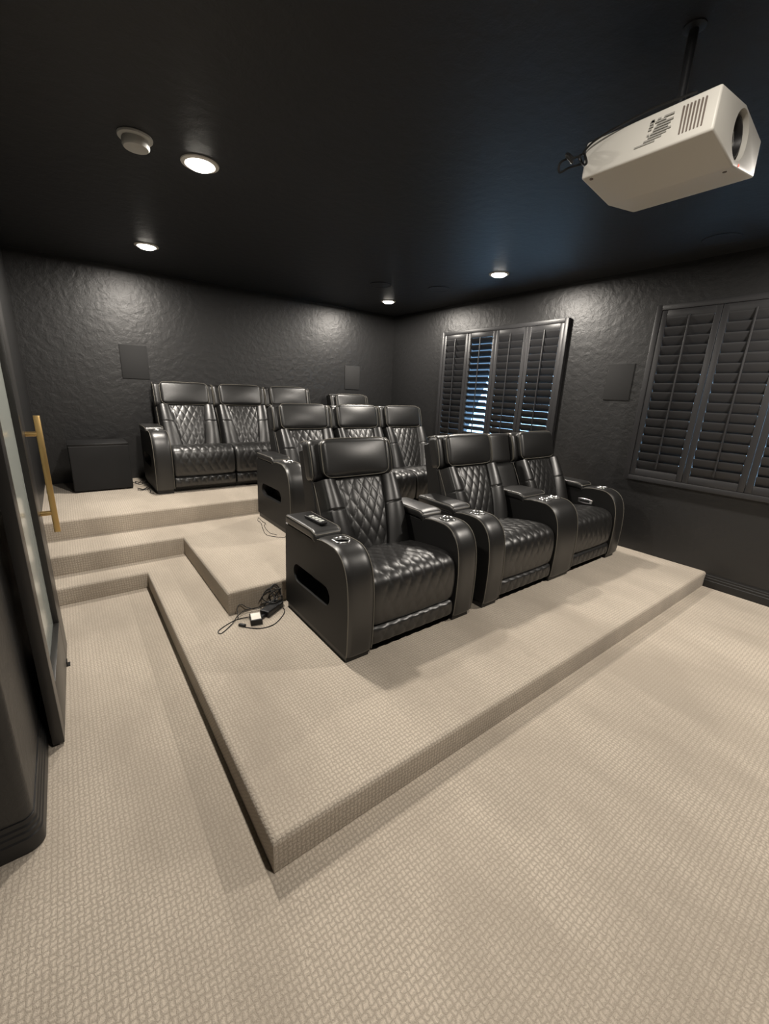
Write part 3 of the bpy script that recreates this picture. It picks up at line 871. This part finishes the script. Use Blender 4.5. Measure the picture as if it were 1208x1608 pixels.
# the printed specification sticker: rows of unreadably small grey text and marks
b = bmesh.new()
x_ = -hx-0.0008
rows_ = [(0.084, [(0.0, 0.018), (0.024, 0.030), (0.036, 0.044)]), (0.078, [(0.014, 0.034), (0.038, 0.044)]), (0.071, [(0.0, 0.03), (0.037, 0.045)]),
         (0.064, [(0.004, 0.034), (0.040, 0.046)]), (0.057, [(0.008, 0.036)]), (0.050, [(0.002, 0.040), (0.043, 0.047)]), (0.043, [(0.010, 0.044)]), (0.036, [(0.018, 0.052)]), (0.029, [(0.030, 0.070)])]
for z, segs in rows_:
    for a, c in segs: box(b, (x_-0.0004, -hy+0.115+a*1.5, z), (x_+0.002, -hy+0.115+c*1.5, z+0.0042))
box(b, (x_-0.0004, -hy+0.17, 0.084), (x_+0.002, -hy+0.178, 0.090))
obj('printed_marks', b, 'grey_print', t)
b = bmesh.new(); lathe(b, [(0.004, -hy-0.001), (0.004, -hy+0.002)], (0.045, 0, -0.013), axis='y', seg=12); obj('status_light', b, 'led', t)
b = bmesh.new()
for (fx, fy) in ((-0.19, hy-0.03), (0.03, -hy+0.03)):
    lathe(b, [(0.006, -0.001), (0.006, 0.003)], (fx, fy, -0.001-0.028*(1-abs(fx)/hx)), seg=14)
obj('screw_hole', b, 'slot', t)
t2 = thing('projector_mount', 'black ceiling mount pole holding up the white projector', 'mount', (pc[0], pc[1], HC))
b = bmesh.new(); lathe(b, [(0.034, 0), (0.034, -0.004), (0.016, -0.009)], (0, 0, 0), seg=32); obj('ceiling_plate', b, 'ceiling', t2)
b = bmesh.new(); lathe(b, [(0.014, -0.008), (0.014, PZ+0.155-HC)], (0, 0, 0), seg=24); obj('pole', b, 'ceiling', t2)
b = bmesh.new(); box(b, (-0.13, -0.10, PZ+0.134-HC), (0.13, 0.10, PZ+0.146-HC), 0.003); box(b, (-0.04, -0.04, PZ+0.146-HC), (0.04, 0.04, PZ+0.17-HC), 0.003); obj('bracket', b, 'plastic', t2)
# cable that runs along the projector's top edge and bunches at its back corner
o = bmesh.new()
zc = PZ+0.118
tube(o, smooth_path([(PX0+0.03, -0.30, zc+0.012), (PX0+0.012, -0.26, zc+0.006), (PX0-0.002, -0.20, zc+0.003), (PX0-0.008, -0.12, zc-0.004), (PX0-0.012, -0.02, zc-0.02), (PX0-0.012, 0.025, zc-0.045), (PX0-0.02, 0.05, zc-0.05)], 8), 0.0032)
tube(o, smooth_path([(PX0-0.012, 0.02, zc-0.045), (PX0-0.03, 0.0, zc-0.06), (PX0-0.028, -0.01, zc-0.085), (PX0-0.014, 0.01, zc-0.08), (PX0-0.012, 0.03, zc-0.05)], 8), 0.0042)
tube(o, smooth_path([(PX0-0.02, 0.05, zc-0.05), (PX0-0.04, 0.06, zc-0.04), (PX0-0.06, 0.05, zc-0.055), (PX0-0.04, 0.04, zc-0.07), (PX0-0.02, 0.055, zc-0.06)], 8), 0.005)
tube(o, smooth_path([(PX0-0.03, 0.05, zc-0.05), (PX0-0.055, 0.075, zc-0.065), (PX0-0.045, 0.08, zc-0.09), (PX0-0.02, 0.06, zc-0.075), (PX0+0.02, 0.035, zc-0.06)], 8), 0.004)
tag(obj('power_cable', o, 'cable'), 'black cable looped along the white projector and knotted at its rear corner', 'cable')

# ------------------------------------------------------------------ power bricks and cables on the platforms
t = thing('power_adapter', 'small black power adapter with white label on the carpet beside the nearest recliner', 'power adapter', (0.442, 1.348, H1), rz=R(-14))
b = bmesh.new(); puff(b, (0.036, 0.048, 0.019), 0.005, (4, 4, 2), 3, lambda v: Vector((v.x, v.y, v.z+0.0195))); obj('case', b, 'plastic', t)
obj('label', boxm((-0.029, -0.040, 0.0385), (0.029, 0.040, 0.0393)), 'white_print', t)['label'] = 'white label'
t = thing('power_adapter', 'long black power brick leaning toward the nearest recliner, no white label', 'power adapter', (0.578, 1.418, H1), rz=R(-58))
b = bmesh.new(); puff(b, (0.035, 0.085, 0.021), 0.006, (4, 6, 2), 3, lambda v: Vector((v.x, v.y, v.z+0.0215))); obj('case', b, 'plastic', t)
b = bmesh.new(); puff(b, (0.012, 0.02, 0.008), 0.004, (2, 2, 2), 2, lambda v: Vector((v.x, v.y-0.1, v.z+0.014))); obj('plug', b, 'plastic', t)
def cable(label, pts, r=0.003, z=H1, name='power_cable', n=8):
    o = bmesh.new(); tube(o, smooth_path([(x, y, z+r+dz) for x, y, dz in pts], n), r)
    return tag(obj(name, o, 'cable'), label, 'cable')
cable('thin black cord looping out from the labelled adapter toward the aisle', [(0.43, 1.40, 0.01), (0.36, 1.43, 0.0), (0.29, 1.41, 0.0), (0.215, 1.36, 0.0), (0.222, 1.325, 0.0), (0.30, 1.385, 0.003), (0.36, 1.45, 0.012), (0.42, 1.48, 0.02), (0.50, 1.475, 0.02), (0.58, 1.46, 0.03)])
cable('black cord with inline plug curving in front of the power adapters', [(0.335, 1.36, 0.0), (0.375, 1.30, 0.0), (0.44, 1.25, 0.0), (0.52, 1.25, 0.0), (0.60, 1.31, 0.0), (0.645, 1.37, 0.0), (0.655, 1.42, 0.0)])
o = bmesh.new(); puff(o, (0.010, 0.024, 0.0085), 0.007, (2, 4, 2), 3, lambda v: Matrix.Rotation(R(38), 3, 'Z') @ v + Vector((0.352, 1.338, H1+0.010)))
tag(obj('cable_plug', o, 'plastic'), 'small black inline connector lying on the carpet by the adapters', 'plug')
cable('black cord arching up against the middle platform riser', [(0.36, 1.44, 0.0), (0.372, 1.485, 0.05), (0.40, 1.498, 0.062), (0.44, 1.49, 0.03), (0.50, 1.47, 0.012), (0.57, 1.46, 0.045), (0.63, 1.45, 0.05)], 0.0028)
cable('tangled black cord bunched at the rear foot of the nearest recliner', [(0.52, 1.49, 0.05), (0.56, 1.50, 0.09), (0.62, 1.50, 0.10), (0.64, 1.47, 0.06), (0.59, 1.45, 0.04), (0.54, 1.48, 0.07), (0.58, 1.50, 0.12), (0.645, 1.49, 0.12), (0.66, 1.46, 0.05), (0.61, 1.43, 0.045), (0.55, 1.46, 0.045), (0.53, 1.50, 0.02), (0.60, 1.50, 0.03), (0.66, 1.48, 0.02)], 0.0034)
cable('coiled black cords heaped against the nearest recliner where it meets the riser', [(0.60, 1.46, 0.03), (0.64, 1.49, 0.07), (0.665, 1.47, 0.11), (0.64, 1.45, 0.13), (0.60, 1.47, 0.10), (0.585, 1.49, 0.06), (0.62, 1.48, 0.02), (0.668, 1.46, 0.03), (0.655, 1.44, 0.08), (0.615, 1.45, 0.07), (0.60, 1.49, 0.12), (0.64, 1.50, 0.14), (0.668, 1.49, 0.09), (0.66, 1.45, 0.015)], 0.0042)
cable('thin grey cord trailing on the middle platform beside the sofa side', [(1.085, 2.99, 0.0), (1.04, 2.90, 0.0), (1.035, 2.80, 0.0), (0.97, 2.56, 0.0), (0.955, 2.44, 0.0), (1.0, 2.36, 0.0), (1.06, 2.31, 0.0), (1.085, 2.33, 0.0)], 0.0025, H2)
cable('second thin cord beside the middle sofa, close to its side', [(1.08, 2.96, 0.0), (1.065, 2.83, 0.004), (1.06, 2.74, 0.012), (1.03, 2.70, 0.004), (1.01, 2.60, 0.0), (1.0, 2.48, 0.0), (1.03, 2.40, 0.0)], 0.0022, H2)
cable('black cords piled between the subwoofer and the back sofa', [(0.16, 4.40, 0.02), (0.20, 4.33, 0.01), (0.25, 4.38, 0.03), (0.28, 4.28, 0.04), (0.21, 4.22, 0.02), (0.17, 4.25, 0.05), (0.24, 4.18, 0.04), (0.29, 4.12, 0.03), (0.22, 4.06, 0.0), (0.17, 4.10, 0.01), (0.24, 4.02, 0.0), (0.29, 4.06, 0.02)], 0.004, H3)
cable('short black cord end at the foot of the back sofa arm', [(0.165, 4.05, 0.0), (0.20, 4.00, 0.0), (0.245, 4.02, 0.015), (0.27, 3.93, 0.01), (0.255, 3.86, 0.0), (0.285, 3.82, 0.0)], 0.0035, H3)
